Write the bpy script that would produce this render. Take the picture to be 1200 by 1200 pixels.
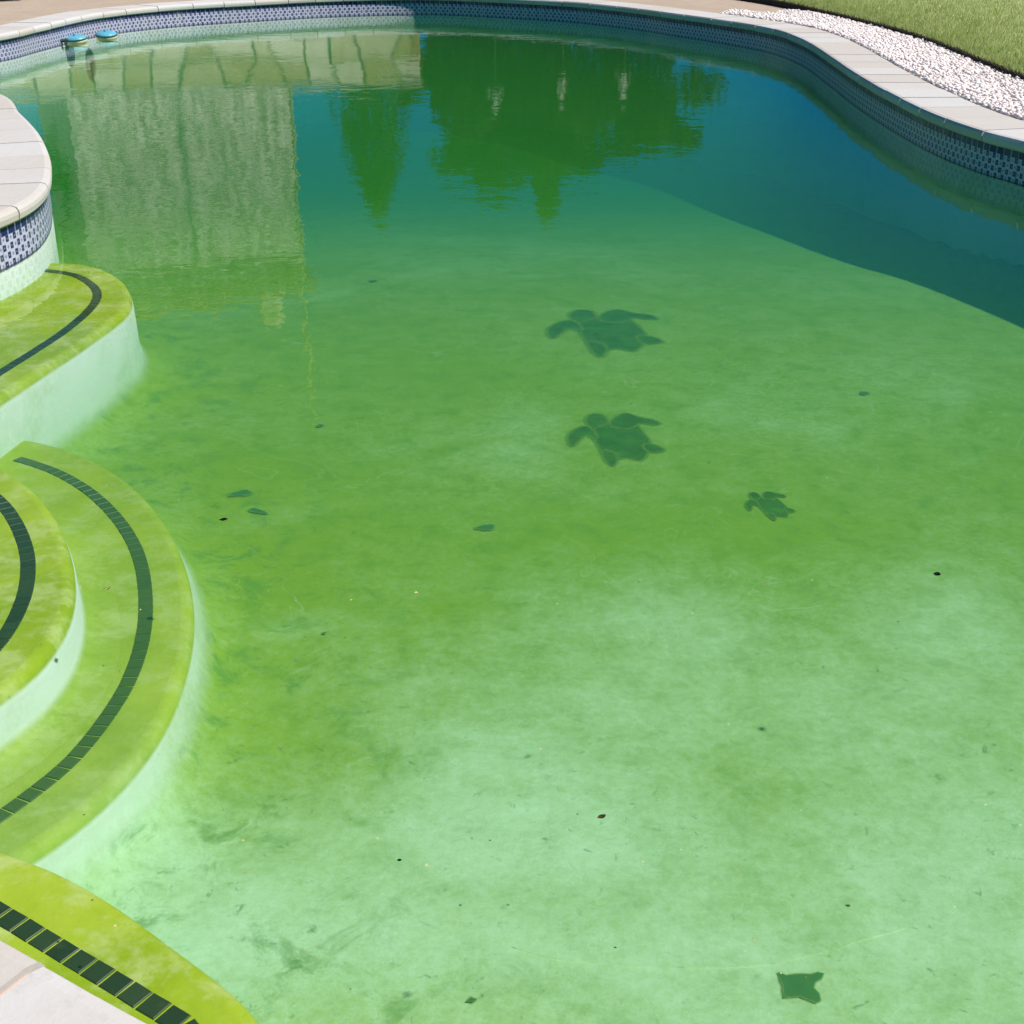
import bpy, bmesh, math, random
import numpy as np
from mathutils import Vector

random.seed(7)
rng = np.random.default_rng(11)
sc = bpy.context.scene
for o in list(bpy.data.objects):
    bpy.data.objects.remove(o, do_unlink=True)
C = sc.collection

# ------------------------------------------------------------------ camera
H, F, PITCH = 1.75, 1560.0, math.radians(25.1)
cam_d = bpy.data.cameras.new('camera')
cam_d.sensor_width = 36.0
cam_d.lens = 36.0 * F / 1200.0
cam_d.clip_start = 0.05
cam_d.clip_end = 2000
cam = bpy.data.objects.new('camera', cam_d)
cam.location = (0, 0, H)
cam.rotation_euler = (math.pi / 2 - PITCH, 0, 0)
C.objects.link(cam)
sc.camera = cam

# ------------------------------------------------------------------ light
SUN_EL, SUN_AZ = math.radians(53), math.radians(-12)      # azimuth measured from +X towards +Y
sdir = Vector((math.cos(SUN_EL) * math.cos(SUN_AZ), math.cos(SUN_EL) * math.sin(SUN_AZ), math.sin(SUN_EL)))
w = bpy.data.worlds.new('World')
sc.world = w
w.use_nodes = True
wn = w.node_tree
wn.nodes.clear()
sky = wn.nodes.new('ShaderNodeTexSky')
sky.sky_type = 'NISHITA'
sky.sun_disc = False
sky.sun_elevation = SUN_EL
sky.sun_rotation = math.pi / 2 - SUN_AZ
sky.altitude = 2500
sky.air_density = 1.0
sky.dust_density = 0.1
sky.ozone_density = 4.0
bg = wn.nodes.new('ShaderNodeBackground')
bg.inputs['Strength'].default_value = 0.070
wo = wn.nodes.new('ShaderNodeOutputWorld')
hs = wn.nodes.new('ShaderNodeHueSaturation')
hs.inputs['Saturation'].default_value = 1.9
wn.links.new(sky.outputs[0], hs.inputs['Color'])
wn.links.new(hs.outputs[0], bg.inputs[0])
wn.links.new(bg.outputs[0], wo.inputs[0])
sun_d = bpy.data.lights.new('sun', 'SUN')
sun_d.energy = 4.9
sun_d.angle = math.radians(1.3)
sun_d.color = (1.0, 0.95, 0.87)
sun = bpy.data.objects.new('sun', sun_d)
sun.rotation_euler = (-sdir).to_track_quat('-Z', 'Y').to_euler()
sun.location = (20, 0, 25)
C.objects.link(sun)

sc.view_settings.view_transform = 'Standard'
sc.view_settings.look = 'None'
sc.view_settings.gamma = 1
sc.view_settings.use_curve_mapping = False
sc.view_settings.exposure = 0.25
sc.render.engine = 'CYCLES'
sc.cycles.use_denoising = True
sc.cycles.max_bounces = 5
sc.cycles.diffuse_bounces = 2
sc.cycles.glossy_bounces = 2
sc.cycles.use_adaptive_sampling = True
sc.cycles.adaptive_threshold = 0.025
sc.cycles.volume_bounces = 0
sc.cycles.transparent_max_bounces = 12
sc.cycles.caustics_reflective = False
sc.cycles.caustics_refractive = False
sc.cycles.sample_clamp_indirect = 5

# ------------------------------------------------------------------ pixel -> place
CP, SP = math.cos(PITCH), math.sin(PITCH)

def P(px, py, z=0.0):
    """point on the level plane z that the photograph's pixel (1200 px frame) looks at"""
    x, y = px - 600.0, py - 600.0
    down = y * CP + F * SP
    t = (H - z) / down
    return (x * t, (F * CP - y * SP) * t)

# ------------------------------------------------------------------ materials
MATS = {}

class NT:
    def __init__(self, name):
        self.m = bpy.data.materials.new(name)
        self.m.use_nodes = True
        self.t = self.m.node_tree
        self.t.nodes.clear()
        self.out = self.t.nodes.new('ShaderNodeOutputMaterial')
        MATS[name] = self.m
    def n(self, kind, **kw):
        nd = self.t.nodes.new('ShaderNode' + kind)
        for k, v in kw.items():
            setattr(nd, k, v)
        return nd
    def l(self, a, b):
        self.t.links.new(a, b)
    def val(self, sock, v):
        if hasattr(v, 'is_output'):
            self.l(v, sock)
        else:
            sock.default_value = v
    def math(self, op, a, b=0.0, c=0.0, clamp=False):
        nd = self.n('Math', operation=op, use_clamp=clamp)
        for s, v in zip(nd.inputs, (a, b, c)):
            self.val(s, v)
        return nd.outputs[0]
    def mix(self, f, a, b, blend='MIX'):
        nd = self.n('Mix', data_type='RGBA', blend_type=blend)
        self.val(nd.inputs[0], f)
        for s, v in ((nd.inputs[6], a), (nd.inputs[7], b)):
            self.val(s, v if hasattr(v, 'is_output') else (*v, 1.0))
        return nd.outputs[2]
    def noise(self, scale, detail=4, rough=0.55, vec=None, dist=0.0):
        nd = self.n('TexNoise')
        nd.inputs['Scale'].default_value = scale
        nd.inputs['Detail'].default_value = detail
        nd.inputs['Roughness'].default_value = rough
        nd.inputs['Distortion'].default_value = dist
        if vec is not None:
            self.l(vec, nd.inputs['Vector'])
        return nd.outputs[0]
    def ramp(self, f, lo, hi, a=0.0, b=1.0, smooth=True):
        nd = self.n('MapRange', interpolation_type='SMOOTHSTEP' if smooth else 'LINEAR')
        self.l(f, nd.inputs[0])
        for i, v in ((1, lo), (2, hi), (3, a), (4, b)):
            nd.inputs[i].default_value = v
        return nd.outputs[0]
    def pos(self):
        return self.n('NewGeometry').outputs['Position']
    def scaled(self, vec, s):
        nd = self.n('Mapping')
        nd.inputs['Scale'].default_value = s
        self.l(vec, nd.inputs[0])
        return nd.outputs[0]
    def bump(self, h, dist=0.01, strength=0.5):
        nd = self.n('Bump')
        nd.inputs['Strength'].default_value = strength
        nd.inputs['Distance'].default_value = dist
        self.l(h, nd.inputs['Height'])
        return nd.outputs[0]
    def principled(self, col, rough=0.7, normal=None, spec=0.3):
        p = self.n('BsdfPrincipled')
        self.val(p.inputs['Base Color'], col if hasattr(col, 'is_output') else (*col, 1.0))
        self.val(p.inputs['Roughness'], rough)
        p.inputs['Specular IOR Level'].default_value = spec
        if normal is not None:
            self.l(normal, p.inputs['Normal'])
        self.l(p.outputs[0], self.out.inputs['Surface'])
        return p

PLASTER = (0.64, 0.74, 0.68)

def plaster_material():
    """pale pool plaster; yellow-green algae settles where it is level, most of all on the treads"""
    t = NT('pool_plaster')
    pos = t.pos()
    n0 = t.noise(0.55, 3, 0.5, pos, 0.3)
    n1 = t.noise(1.6, 6, 0.62, pos, 0.5)
    n2 = t.noise(7.0, 5, 0.65, pos, 0.3)
    n3 = t.noise(34.0, 4, 0.65, pos)
    n4 = t.noise(110.0, 3, 0.7, pos)
    a = t.n('Attribute', attribute_name='algae').outputs['Fac']
    y = t.n('Attribute', attribute_name='yellow').outputs['Fac']
    tread = t.n('Attribute', attribute_name='tread').outputs['Fac']
    for nz_, k in ((n0, 0.5), (n1, 0.75), (n2, 0.6), (n3, 0.6), (n4, 0.35)):
        a = t.math('ADD', a, t.math('MULTIPLY_ADD', nz_, k, -k / 2))
    a = t.ramp(a, -0.20, 1.30)
    green = t.mix(y, (0.20, 0.35, 0.03), (0.29, 0.40, 0.02))
    green = t.mix(t.ramp(n2, 0.45, 0.75, 0, 0.5), green, (0.11, 0.27, 0.04))
    col = t.mix(a, (0.56, 0.77, 0.56), green)
    sp = t.ramp(t.noise(19.0, 6, 0.7, pos, 0.8), 0.60, 0.70, 0, 0.6)      # settled dirt
    sp = t.math('MULTIPLY', sp, t.math('ADD', t.ramp(t.noise(1.1, 2, 0.5, pos), 0.38, 0.60, 0.1, 1.0), y, clamp=True))
    col = t.mix(sp, col, (0.06, 0.16, 0.05))
    d2 = t.math('MULTIPLY', t.ramp(t.noise(5.0, 7, 0.75, pos, 0.5), 0.50, 0.66, 0, 0.75), t.ramp(y, 0.12, 0.5, 0.12, 0.9))
    col = t.mix(d2, col, (0.10, 0.25, 0.05))                              # dirt drifted off the steps
    v = t.noise(1.7, 3, 0.5, pos, 1.2)                                    # pale creases
    ln = t.ramp(t.math('ABSOLUTE', t.math('SUBTRACT', v, 0.5)), 0.0, 0.007, 0.22, 0.0)
    ln = t.math('MULTIPLY', ln, t.ramp(n1, 0.45, 0.6))
    col = t.mix(ln, col, (0.60, 0.70, 0.5))
    # treads
    worn = t.ramp(t.math('ADD', n2, t.math('MULTIPLY', n3, 0.4)), 0.62, 0.92, 0.0, 0.5)
    alg = t.mix(t.ramp(n1, 0.35, 0.65), (0.24, 0.35, 0.006), (0.36, 0.46, 0.03))
    alg = t.mix(worn, alg, (0.54, 0.60, 0.28))
    alg = t.mix(t.ramp(t.noise(26.0, 5, 0.7, pos, 0.6), 0.64, 0.74, 0, 0.6), alg, (0.13, 0.18, 0.01))
    col = t.mix(tread, col, alg)
    nz = t.n('SeparateXYZ')
    t.l(t.n('NewGeometry').outputs['Normal'], nz.inputs[0])
    up = t.ramp(nz.outputs[2], 0.12, 0.80)
    up = t.math('MAXIMUM', up, t.n('Attribute', attribute_name='nose').outputs['Fac'])
    ris = t.mix(t.ramp(n2, 0.4, 0.8, 0, 0.35), PLASTER, (0.48, 0.64, 0.46))
    ris = t.mix(t.ramp(t.math('ADD', n1, t.math('MULTIPLY', n3, 0.35)), 0.60, 0.95, 0, 0.6), ris, (0.38, 0.52, 0.22))
    t.principled(t.mix(up, ris, col), 0.8, t.bump(n3, 0.004, 0.4), 0.2)
plaster_material()

def water_material():
    t = NT('green_water')
    pos = t.pos()
    geo = t.n('NewGeometry')
    h = t.math('ADD', t.math('MULTIPLY', t.noise(1.0, 2, 0.5, pos), 0.7), t.math('MULTIPLY', t.noise(6.0, 2, 0.5, pos), 0.20))
    h = t.math('ADD', h, t.math('MULTIPLY', t.noise(17.0, 2, 0.5, pos), 0.035))
    nrm = t.bump(h, 0.013, 0.5)
    ior = t.math('MULTIPLY_ADD', geo.outputs['Backfacing'], 1 / 1.33 - 1.33, 1.33)
    fr = t.n('Fresnel')
    t.l(ior, fr.inputs['IOR'])
    gl = t.n('BsdfGlossy')
    gl.inputs['Roughness'].default_value = 0.015
    t.l(nrm, gl.inputs['Normal'])
    tr = t.n('BsdfTransparent')
    mx = t.n('MixShader')
    t.l(fr.outputs[0], mx.inputs[0])
    t.l(tr.outputs[0], mx.inputs[1])
    t.l(gl.outputs[0], mx.inputs[2])
    t.l(mx.outputs[0], t.out.inputs['Surface'])
    ab = t.n('VolumeAbsorption')
    ab.inputs['Color'].default_value = (0.13, 0.72, 0.22, 1)
    ab.inputs['Density'].default_value = 0.42
    vs = t.n('VolumeScatter')
    vs.inputs['Color'].default_value = (0.20, 1.0, 0.22, 1)
    vs.inputs['Density'].default_value = 0.135
    ad = t.n('AddShader')
    t.l(ab.outputs[0], ad.inputs[0])
    t.l(vs.outputs[0], ad.inputs[1])
    t.l(ad.outputs[0], t.out.inputs['Volume'])
water_material()

def tile_material():
    """glazed border tile: navy edge on top, blue petals on white, rust heart"""
    t = NT('blue_white_tile')
    uv = t.n('UVMap')
    s = t.n('SeparateXYZ')
    t.l(uv.outputs[0], s.inputs[0])
    u, v = s.outputs[0], s.outputs[1]
    white = (0.50, 0.50, 0.64)
    navy = (0.012, 0.016, 0.10)
    blue = (0.05, 0.10, 0.38)
    # tight chequer of little squares
    un, vn = t.math('MULTIPLY', u, 4.0), t.math('MULTIPLY', v, 5.0)
    par = t.math('MODULO', t.math('ADD', t.math('FLOOR', un), t.math('FLOOR', vn)), 2.0)
    fx = t.math('ABSOLUTE', t.math('SUBTRACT', t.math('FRACT', un), 0.5))
    fy = t.math('ABSOLUTE', t.math('SUBTRACT', t.math('FRACT', vn), 0.5))
    r = t.math('MAXIMUM', fx, fy)
    rd = t.math('ADD', fx, fy)
    col = t.mix(t.ramp(rd, 0.24, 0.32, 0.7, 0), white, blue)
    col = t.mix(t.math('MULTIPLY', t.ramp(r, 0.36, 0.42, 1, 0), par), col, navy)
    col = t.mix(t.math('MULTIPLY', t.ramp(rd, 0.12, 0.18, 0.8, 0), par), col, (0.40, 0.34, 0.30))
    top = t.ramp(v, 0.77, 0.79)
    notch = t.ramp(t.math('ABSOLUTE', t.math('SUBTRACT', t.math('FRACT', t.math('MULTIPLY', u, 2.0)), 0.5)), 0.40, 0.44)
    col = t.mix(top, col, t.mix(notch, navy, (0.25, 0.26, 0.40)))
    bot = t.ramp(v, 0.05, 0.07, 1, 0)
    col = t.mix(bot, col, (0.03, 0.03, 0.06))
    oi = t.n('ObjectInfo').outputs['Random']
    col = t.mix(t.math('MULTIPLY', oi, 0.16), col, (0.42, 0.42, 0.38))
    t.principled(col, 0.3, None, 0.3)
tile_material()

def stone_material(name, a, b, c, scale=3.0, rough=0.75, bump=0.003, rnd=1.0):
    t = NT(name)
    pos = t.pos()
    oi = t.n('ObjectInfo').outputs['Random']
    n1 = t.noise(scale, 5, 0.6, pos, 0.5)
    n2 = t.noise(scale * 9, 4, 0.7, pos)
    f = t.math('ADD', t.math('MULTIPLY', oi, 0.7 * rnd), t.math('MULTIPLY', n1, 0.6 + 0.3 * (1 - rnd)))
    col = t.mix(t.ramp(f, 0.3, 0.95), a, b)
    col = t.mix(t.ramp(n2, 0.5, 0.72, 0, 0.35), col, c)
    t.principled(col, rough, t.bump(n2, bump, 0.5), 0.3)

stone_material('coping_limestone', (0.58, 0.56, 0.535), (0.53, 0.485, 0.435), (0.42, 0.38, 0.34))
stone_material('joint_mortar', (0.55, 0.40, 0.34), (0.62, 0.50, 0.44), (0.4, 0.3, 0.25))
stone_material('sandy_ground', (0.42, 0.33, 0.25), (0.52, 0.42, 0.33), (0.25, 0.19, 0.14), 1.2, 0.9, 0.02, 0.0)
stone_material('gravel_bed', (0.50, 0.44, 0.40), (0.60, 0.54, 0.50), (0.3, 0.25, 0.22), 12, 0.9, 0.02, 0.0)
stone_material('pebble_white', (0.86, 0.79, 0.75), (0.80, 0.64, 0.59), (0.60, 0.46, 0.42), 22, 0.7, 0.004, 0.0)
stone_material('dark_soil', (0.03, 0.024, 0.018), (0.05, 0.04, 0.03), (0.015, 0.012, 0.01), 8, 0.95, 0.02, 0.0)
stone_material('yellow_flagstone', (0.46, 0.36, 0.13), (0.86, 0.80, 0.62), (0.5, 0.4, 0.22), 3, 0.85, 0.02)
stone_material('wall_mortar', (0.36, 0.31, 0.22), (0.42, 0.37, 0.28), (0.25, 0.2, 0.15), 6, 0.9, 0.01, 0.0)
stone_material('roof_clay', (0.26, 0.13, 0.07), (0.32, 0.18, 0.10), (0.22, 0.1, 0.06), 5, 0.85, 0.01)
stone_material('grey_boulder', (0.14, 0.14, 0.13), (0.22, 0.21, 0.19), (0.07, 0.07, 0.06), 6, 0.9, 0.02)
stone_material('wood_brown', (0.10, 0.06, 0.035), (0.16, 0.10, 0.06), (0.05, 0.03, 0.02), 9, 0.8, 0.004)

def roughcast():
    t = NT('roughcast_render')
    pos = t.pos()
    n = t.noise(6.0, 3, 0.7, pos)
    n2 = t.noise(1.0, 3, 0.5, pos)
    col = t.mix(t.ramp(n, 0.42, 0.58), (0.26, 0.24, 0.19), (0.88, 0.84, 0.72))
    col = t.mix(t.ramp(n2, 0.4, 0.7, 0, 0.35), col, (0.40, 0.38, 0.33))
    t.principled(col, 0.9, t.bump(n, 0.06, 0.8), 0.2)
roughcast()

def edge_tile_material(name, film):  # film: share of painted water haze in the tile colour
    t = NT(name)
    oi = t.n('ObjectInfo').outputs['Random']
    n = t.noise(30, 4, 0.6, t.pos())
    col = t.mix(oi, (0.016, 0.036, 0.014), (0.028, 0.054, 0.020))
    col = t.mix(t.ramp(n, 0.5, 0.8, 0, 0.35), col, (0.07, 0.09, 0.03))
    col = t.mix(film, col, (0.13, 0.26, 0.06))  # murky-water haze painted into the tile colour
    t.principled(col, 0.45, None, 0.4)
edge_tile_material('black_edge_tile', 0.0)
edge_tile_material('hazed_edge_tile', 0.28)

def haze_rim(t, p, pos):
    """fades the rim into the floor, imitating the blur of murky water"""
    film = t.n('Attribute', attribute_name='film').outputs['Fac']  # film: painted water blur, 0 inside to 1 at the rim
    f = t.math('ADD', film, t.math('MULTIPLY_ADD', t.noise(45, 3, 0.6, pos), 0.7, -0.35))
    f = t.math('MULTIPLY', t.ramp(f, 0.05, 0.95), t.ramp(film, 0.0, 0.25))
    f = t.math('MAXIMUM', f, t.ramp(film, 0.6, 1.0))
    mx = t.n('MixShader')
    t.l(f, mx.inputs[0])
    t.l(p.outputs[0], mx.inputs[1])
    t.l(t.n('BsdfTransparent').outputs[0], mx.inputs[2])
    t.l(mx.outputs[0], t.out.inputs['Surface'])

def turtle_material():
    t = NT('turtle_tessera')
    pos = t.pos()
    vo = t.n('TexVoronoi')
    vo.inputs['Scale'].default_value = 28
    t.l(pos, vo.inputs['Vector'])
    col = t.mix(t.ramp(t.noise(9, 4, 0.6, pos), 0.35, 0.7), (0.045, 0.140, 0.018), (0.075, 0.200, 0.026))
    col = t.mix(0.25, col, vo.outputs['Color'], 'MULTIPLY')
    film = t.n('Attribute', attribute_name='film').outputs['Fac']  # film: weight of the painted water blur at the rim
    col = t.mix(t.ramp(film, 0.0, 0.6, 0, 0.9), col, (0.21, 0.36, 0.05))  # rim tinted floor green, painted softness of turbid water
    haze_rim(t, t.principled(col, 0.6, None, 0.3), pos)
turtle_material()

def plain(name, col, rough=0.6, var=0.25, scale=14, spec=0.3):
    t = NT(name)
    n = t.noise(scale, 4, 0.6, t.pos())
    c2 = tuple(x * (1 - var) for x in col)
    t.principled(t.mix(t.ramp(n, 0.35, 0.7), col, c2), rough, None, spec)
plain('blue_plastic', (0.12, 0.42, 0.56), 0.35, 0.12)
plain('cream_plastic', (0.72, 0.66, 0.40), 0.4, 0.15)
plain('dark_green_plastic', (0.015, 0.07, 0.04), 0.5)
plain('dark_leaf', (0.10, 0.26, 0.06), 0.7)
def hazed_leaf():
    t = NT('hazed_leaf')
    pos = t.pos()
    col = t.mix(t.noise(30, 4, 0.6, pos), (0.035, 0.13, 0.045), (0.07, 0.21, 0.07))
    film = t.n('Attribute', attribute_name='film').outputs['Fac']  # film: weight of the painted water blur at the rim
    col = t.mix(t.ramp(film, 0.0, 0.6, 0, 0.9), col, (0.24, 0.40, 0.10))  # leaf edge washed towards floor green, standing in for water blur
    haze_rim(t, t.principled(col, 0.7, None, 0.2), pos)
hazed_leaf()
plain('black_seed', (0.006, 0.008, 0.006), 0.6)
plain('brown_leaf', (0.16, 0.10, 0.02), 0.7)
plain('yellow_leaf', (0.62, 0.52, 0.22), 0.7)
plain('window_glass', (0.02, 0.03, 0.035), 0.08, 0.1, 3, 0.6)
plain('white_paint', (0.78, 0.77, 0.74), 0.5, 0.1)
plain('petal_white', (0.84, 0.82, 0.74), 0.7, 0.1)
plain('grey_metal', (0.30, 0.28, 0.16), 0.4, 0.15)
plain('bark', (0.09, 0.065, 0.045), 0.9, 0.4)
plain('mud_floor', (0.05, 0.08, 0.04), 0.9)

def foliage(name, a, b, trans=0.35):
    t = NT(name)
    n = t.noise(2.3, 4, 0.6, t.pos())
    n2 = t.noise(40, 2, 0.6, t.pos())
    col = t.mix(t.ramp(t.math('ADD', t.math('MULTIPLY', n, 0.6), t.math('MULTIPLY', n2, 0.4)), 0.35, 0.65), a, b)
    d = t.n('BsdfDiffuse')
    tr = t.n('BsdfTranslucent')
    t.l(col, d.inputs[0])
    t.l(col, tr.inputs[0])
    mx = t.n('MixShader')
    mx.inputs[0].default_value = trans
    t.l(d.outputs[0], mx.inputs[1])
    t.l(tr.outputs[0], mx.inputs[2])
    t.l(mx.outputs[0], t.out.inputs['Surface'])
foliage('cypress_leaf', (0.030, 0.060, 0.012), (0.05, 0.085, 0.02), 0.25)
foliage('broad_leaf', (0.028, 0.070, 0.014), (0.065, 0.115, 0.025))
foliage('hedge_leaf', (0.015, 0.040, 0.012), (0.030, 0.060, 0.016), 0.25)
foliage('grass_blade', (0.34, 0.43, 0.12), (0.50, 0.54, 0.24), 0.45)
foliage('yucca_leaf', (0.04, 0.08, 0.03), (0.07, 0.11, 0.05), 0.2)

def lawn_mat():
    t = NT('lawn_turf')
    pos = t.pos()
    n = t.noise(3.0, 5, 0.7, pos)
    n2 = t.noise(40, 4, 0.7, pos)
    col = t.mix(t.ramp(n, 0.35, 0.65), (0.34, 0.42, 0.13), (0.46, 0.50, 0.22))
    col = t.mix(t.ramp(n2, 0.4, 0.7, 0, 0.6), col, (0.13, 0.17, 0.04))
    t.principled(col, 0.9, t.bump(n2, 0.03, 0.6), 0.1)
lawn_mat()

# ------------------------------------------------------------------ object helpers
def obj(name, me, mat=None, parent=None, loc=(0, 0, 0)):
    if isinstance(me, bmesh.types.BMesh):
        m = bpy.data.meshes.new(name)
        me.normal_update()
        me.to_mesh(m)
        me.free()
        me = m
    if mat and not me.materials:
        me.materials.append(MATS[mat])
    o = bpy.data.objects.new(name, me)
    C.objects.link(o)
    o.location = loc
    if parent:
        o.parent = parent
    return o

def tag(o, label, cat=None, group=None, kind=None):
    o['label'] = label
    if cat:
        o['category'] = cat
    if group:
        o['group'] = group
    if kind:
        o['kind'] = kind
    return o

def empty(name, loc=(0, 0, 0)):
    o = bpy.data.objects.new(name, None)
    C.objects.link(o)
    o.location = loc
    return o

def raw_mesh(name, verts, faces, mat, smooth=False):
    me = bpy.data.meshes.new(name)
    me.from_pydata([tuple(v) for v in verts], [], faces)
    me.materials.append(MATS[mat])
    if smooth:
        me.polygons.foreach_set('use_smooth', [True] * len(me.polygons))
    me.update()
    return me

def box_bm(x0, x1, y0, y1, z0, z1, bev=0.0):
    bm = bmesh.new()
    vs = [bm.verts.new((x, y, z)) for z in (z0, z1) for y in (y0, y1) for x in (x0, x1)]
    for f in ((0, 2, 3, 1), (4, 5, 7, 6), (0, 1, 5, 4), (2, 6, 7, 3), (0, 4, 6, 2), (1, 3, 7, 5)):
        bm.faces.new([vs[i] for i in f])
    if bev:
        bmesh.ops.bevel(bm, geom=list(bm.edges), offset=bev, segments=2, affect='EDGES', profile=0.5)
    return bm

def lathe_bm(prof, seg=24):
    bm = bmesh.new()
    rings = []
    for r, z in prof:
        if r < 1e-5:
            rings.append([bm.verts.new((0, 0, z))])
        else:
            rings.append([bm.verts.new((r * math.cos(2 * math.pi * i / seg), r * math.sin(2 * math.pi * i / seg), z)) for i in range(seg)])
    for a, b in zip(rings, rings[1:]):
        for i in range(seg):
            j = (i + 1) % seg
            q = [a[i % len(a)], a[j % len(a)], b[j % len(b)], b[i % len(b)]]
            q = list(dict.fromkeys(q))
            if len(q) > 2:
                bm.faces.new(q).smooth = True
    return bm

def catmull(pts, closed=True, step=0.05):
    pts = [np.array(p, float) for p in pts]
    n = len(pts)
    out = []
    for i in range(n if closed else n - 1):
        if closed:
            p0, p1, p2, p3 = pts[i - 1], pts[i], pts[(i + 1) % n], pts[(i + 2) % n]
        else:
            p0, p1, p2, p3 = pts[max(i - 1, 0)], pts[i], pts[i + 1], pts[min(i + 2, n - 1)]
        k = max(2, int(np.linalg.norm(p2 - p1) / step))
        d = [max(np.linalg.norm(b - a), 1e-4) ** 0.5 for a, b in ((p0, p1), (p1, p2), (p2, p3))]
        t0, t1 = 0.0, d[0]
        t2, t3 = t1 + d[1], t1 + d[1] + d[2]
        for j in range(k):
            t = t1 + (t2 - t1) * j / k
            A1 = (t1 - t) / (t1 - t0) * p0 + (t - t0) / (t1 - t0) * p1
            A2 = (t2 - t) / (t2 - t1) * p1 + (t - t1) / (t2 - t1) * p2
            A3 = (t3 - t) / (t3 - t2) * p2 + (t - t2) / (t3 - t2) * p3
            B1 = (t2 - t) / (t2 - t0) * A1 + (t - t0) / (t2 - t0) * A2
            B2 = (t3 - t) / (t3 - t1) * A2 + (t - t1) / (t3 - t1) * A3
            out.append((t2 - t) / (t2 - t1) * B1 + (t - t1) / (t2 - t1) * B2)
    if not closed:
        out.append(pts[-1])
    return np.array(out)

def resample(poly, step, closed):
    p = np.vstack([poly, poly[:1]]) if closed else poly
    s = np.concatenate([[0], np.cumsum(np.linalg.norm(np.diff(p, axis=0), axis=1))])
    n = max(3, int(round(s[-1] / step)))
    q = np.linspace(0, s[-1], n + 1)
    r = np.stack([np.interp(q, s, p[:, 0]), np.interp(q, s, p[:, 1])], 1)
    return r[:-1] if closed else r

def normals2(poly, closed=True):
    """unit left normals of a 2-D polyline"""
    if closed:
        d = np.roll(poly, -1, 0) - np.roll(poly, 1, 0)
    else:
        d = np.gradient(poly, axis=0)
    d /= np.maximum(np.linalg.norm(d, axis=1, keepdims=True), 1e-9)
    return np.stack([-d[:, 1], d[:, 0]], 1)

def fill_poly(bm, loops):
    """fill one outer loop (and holes) of verts with triangles"""
    es = []
    for lp in loops:
        for a, b in zip(lp, lp[1:] + lp[:1]):
            e = bm.edges.get((a, b)) or bm.edges.new((a, b))
            es.append(e)
    return bmesh.ops.triangle_fill(bm, edges=es, use_beauty=True, use_dissolve=False, normal=(0, 0, 1))

# ------------------------------------------------------------------ the pool's outline (counter-clockwise, waterline)
right_px = [(1200, 217), (1150, 202), (1100, 182), (1050, 155), (1000, 122), (975, 102), (937, 75), (900, 61), (850, 51),
            (787, 41), (750, 35), (675, 26), (600, 21), (500, 16.5), (400, 18.5), (300, 24), (200, 31), (125, 40), (50, 58), (0, 71)]
pts = [(0.1, 1.05), (1.2, 0.72), (2.6, 0.75), (4.1, 1.4), (4.6, 2.8), (4.5, 4.4), (4.0, 6.0), (3.65, 7.4)]
pts += [P(*p) for p in right_px]
pts += [(-6.45, 14.3), (-6.75, 13.2), (-6.3, 12.3), (-5.2, 11.8), (-4.13, 11.02), (-3.62, 10.02), (-3.25, 9.25), (-2.96, 8.55), (-2.78, 8.05),
        (-2.60, 7.42), (-2.55, 7.0), (-2.60, 6.6), (-2.74, 6.2), (-2.98, 5.8), (-3.3, 5.2), (-3.45, 4.4), (-3.3, 3.5), (-2.9, 2.75),
        (-2.2, 2.33), (-1.5, 1.98), (-0.82, 1.575), (-0.555, 1.412)]
OUT = resample(catmull(pts, True, 0.04), 0.05, True)
# counter-clockwise check: left normal must point into the pool
area = 0.5 * np.sum(OUT[:, 0] * np.roll(OUT[:, 1], -1) - np.roll(OUT[:, 0], -1) * OUT[:, 1])
if area < 0:
    OUT = OUT[::-1].copy()
jx = np.array(P(44, 1130, 0.28))
OUT = np.roll(OUT, -int(np.argmin(np.linalg.norm(OUT - jx, axis=1))), 0)
NIN = normals2(OUT)
NOUT = -NIN
DECK = 0.28            # top of the coping above the water
BAND = 0.20            # height of the tile band

def seg_dist(px, py, poly, closed=True):
    """distance from points to a polyline"""
    q = np.roll(poly, -1, 0) if closed else poly[1:]
    p = poly if closed else poly[:-1]
    best = np.full(px.shape, 1e9)
    for (ax, ay), (bx, by) in zip(p, q):
        dx, dy = bx - ax, by - ay
        t = np.clip(((px - ax) * dx + (py - ay) * dy) / max(dx * dx + dy * dy, 1e-12), 0, 1)
        d = (px - ax - t * dx) ** 2 + (py - ay - t * dy) ** 2
        best = np.minimum(best, d)
    return np.sqrt(best)

# ------------------------------------------------------------------ steps and benches: edges read on their own level
Z_A, Z_B, Z_C, Z_N = -0.20, -0.38, -0.15, -0.12
edge_A = [P(x, y, Z_A) for x, y in [(-60, 515), (0, 545), (40, 572), (70, 612), (85, 660), (85, 702), (70, 742), (40, 780), (0, 812), (-60, 850)]]
line_A = [P(x, y, Z_A) for x, y in [(-70, 545), (-30, 566), (0, 588), (18, 612), (31, 645), (33, 670), (28, 700), (12, 735), (-8, 762), (-50, 800), (-90, 825)]]
edge_B = [P(x, y, Z_B) for x, y in [(10, 510), (55, 518), (100, 533), (150, 562), (195, 612), (220, 670), (226, 730), (215, 790), (190, 850), (150, 905), (100, 953), (30, 1003), (-40, 1040)]]
line_B = [P(x, y, Z_B) for x, y in [(20, 538), (60, 551), (100, 573), (135, 605), (160, 645), (170, 690), (168, 745), (150, 800), (120, 848), (80, 895), (35, 932), (0, 957), (-50, 990)]]
edge_C = [P(x, y, Z_C) for x, y in [(-20, 302), (50, 306), (100, 309), (137, 322), (153, 343), (149, 362), (100, 400), (50, 433), (0, 466), (-70, 515)]]
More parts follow.
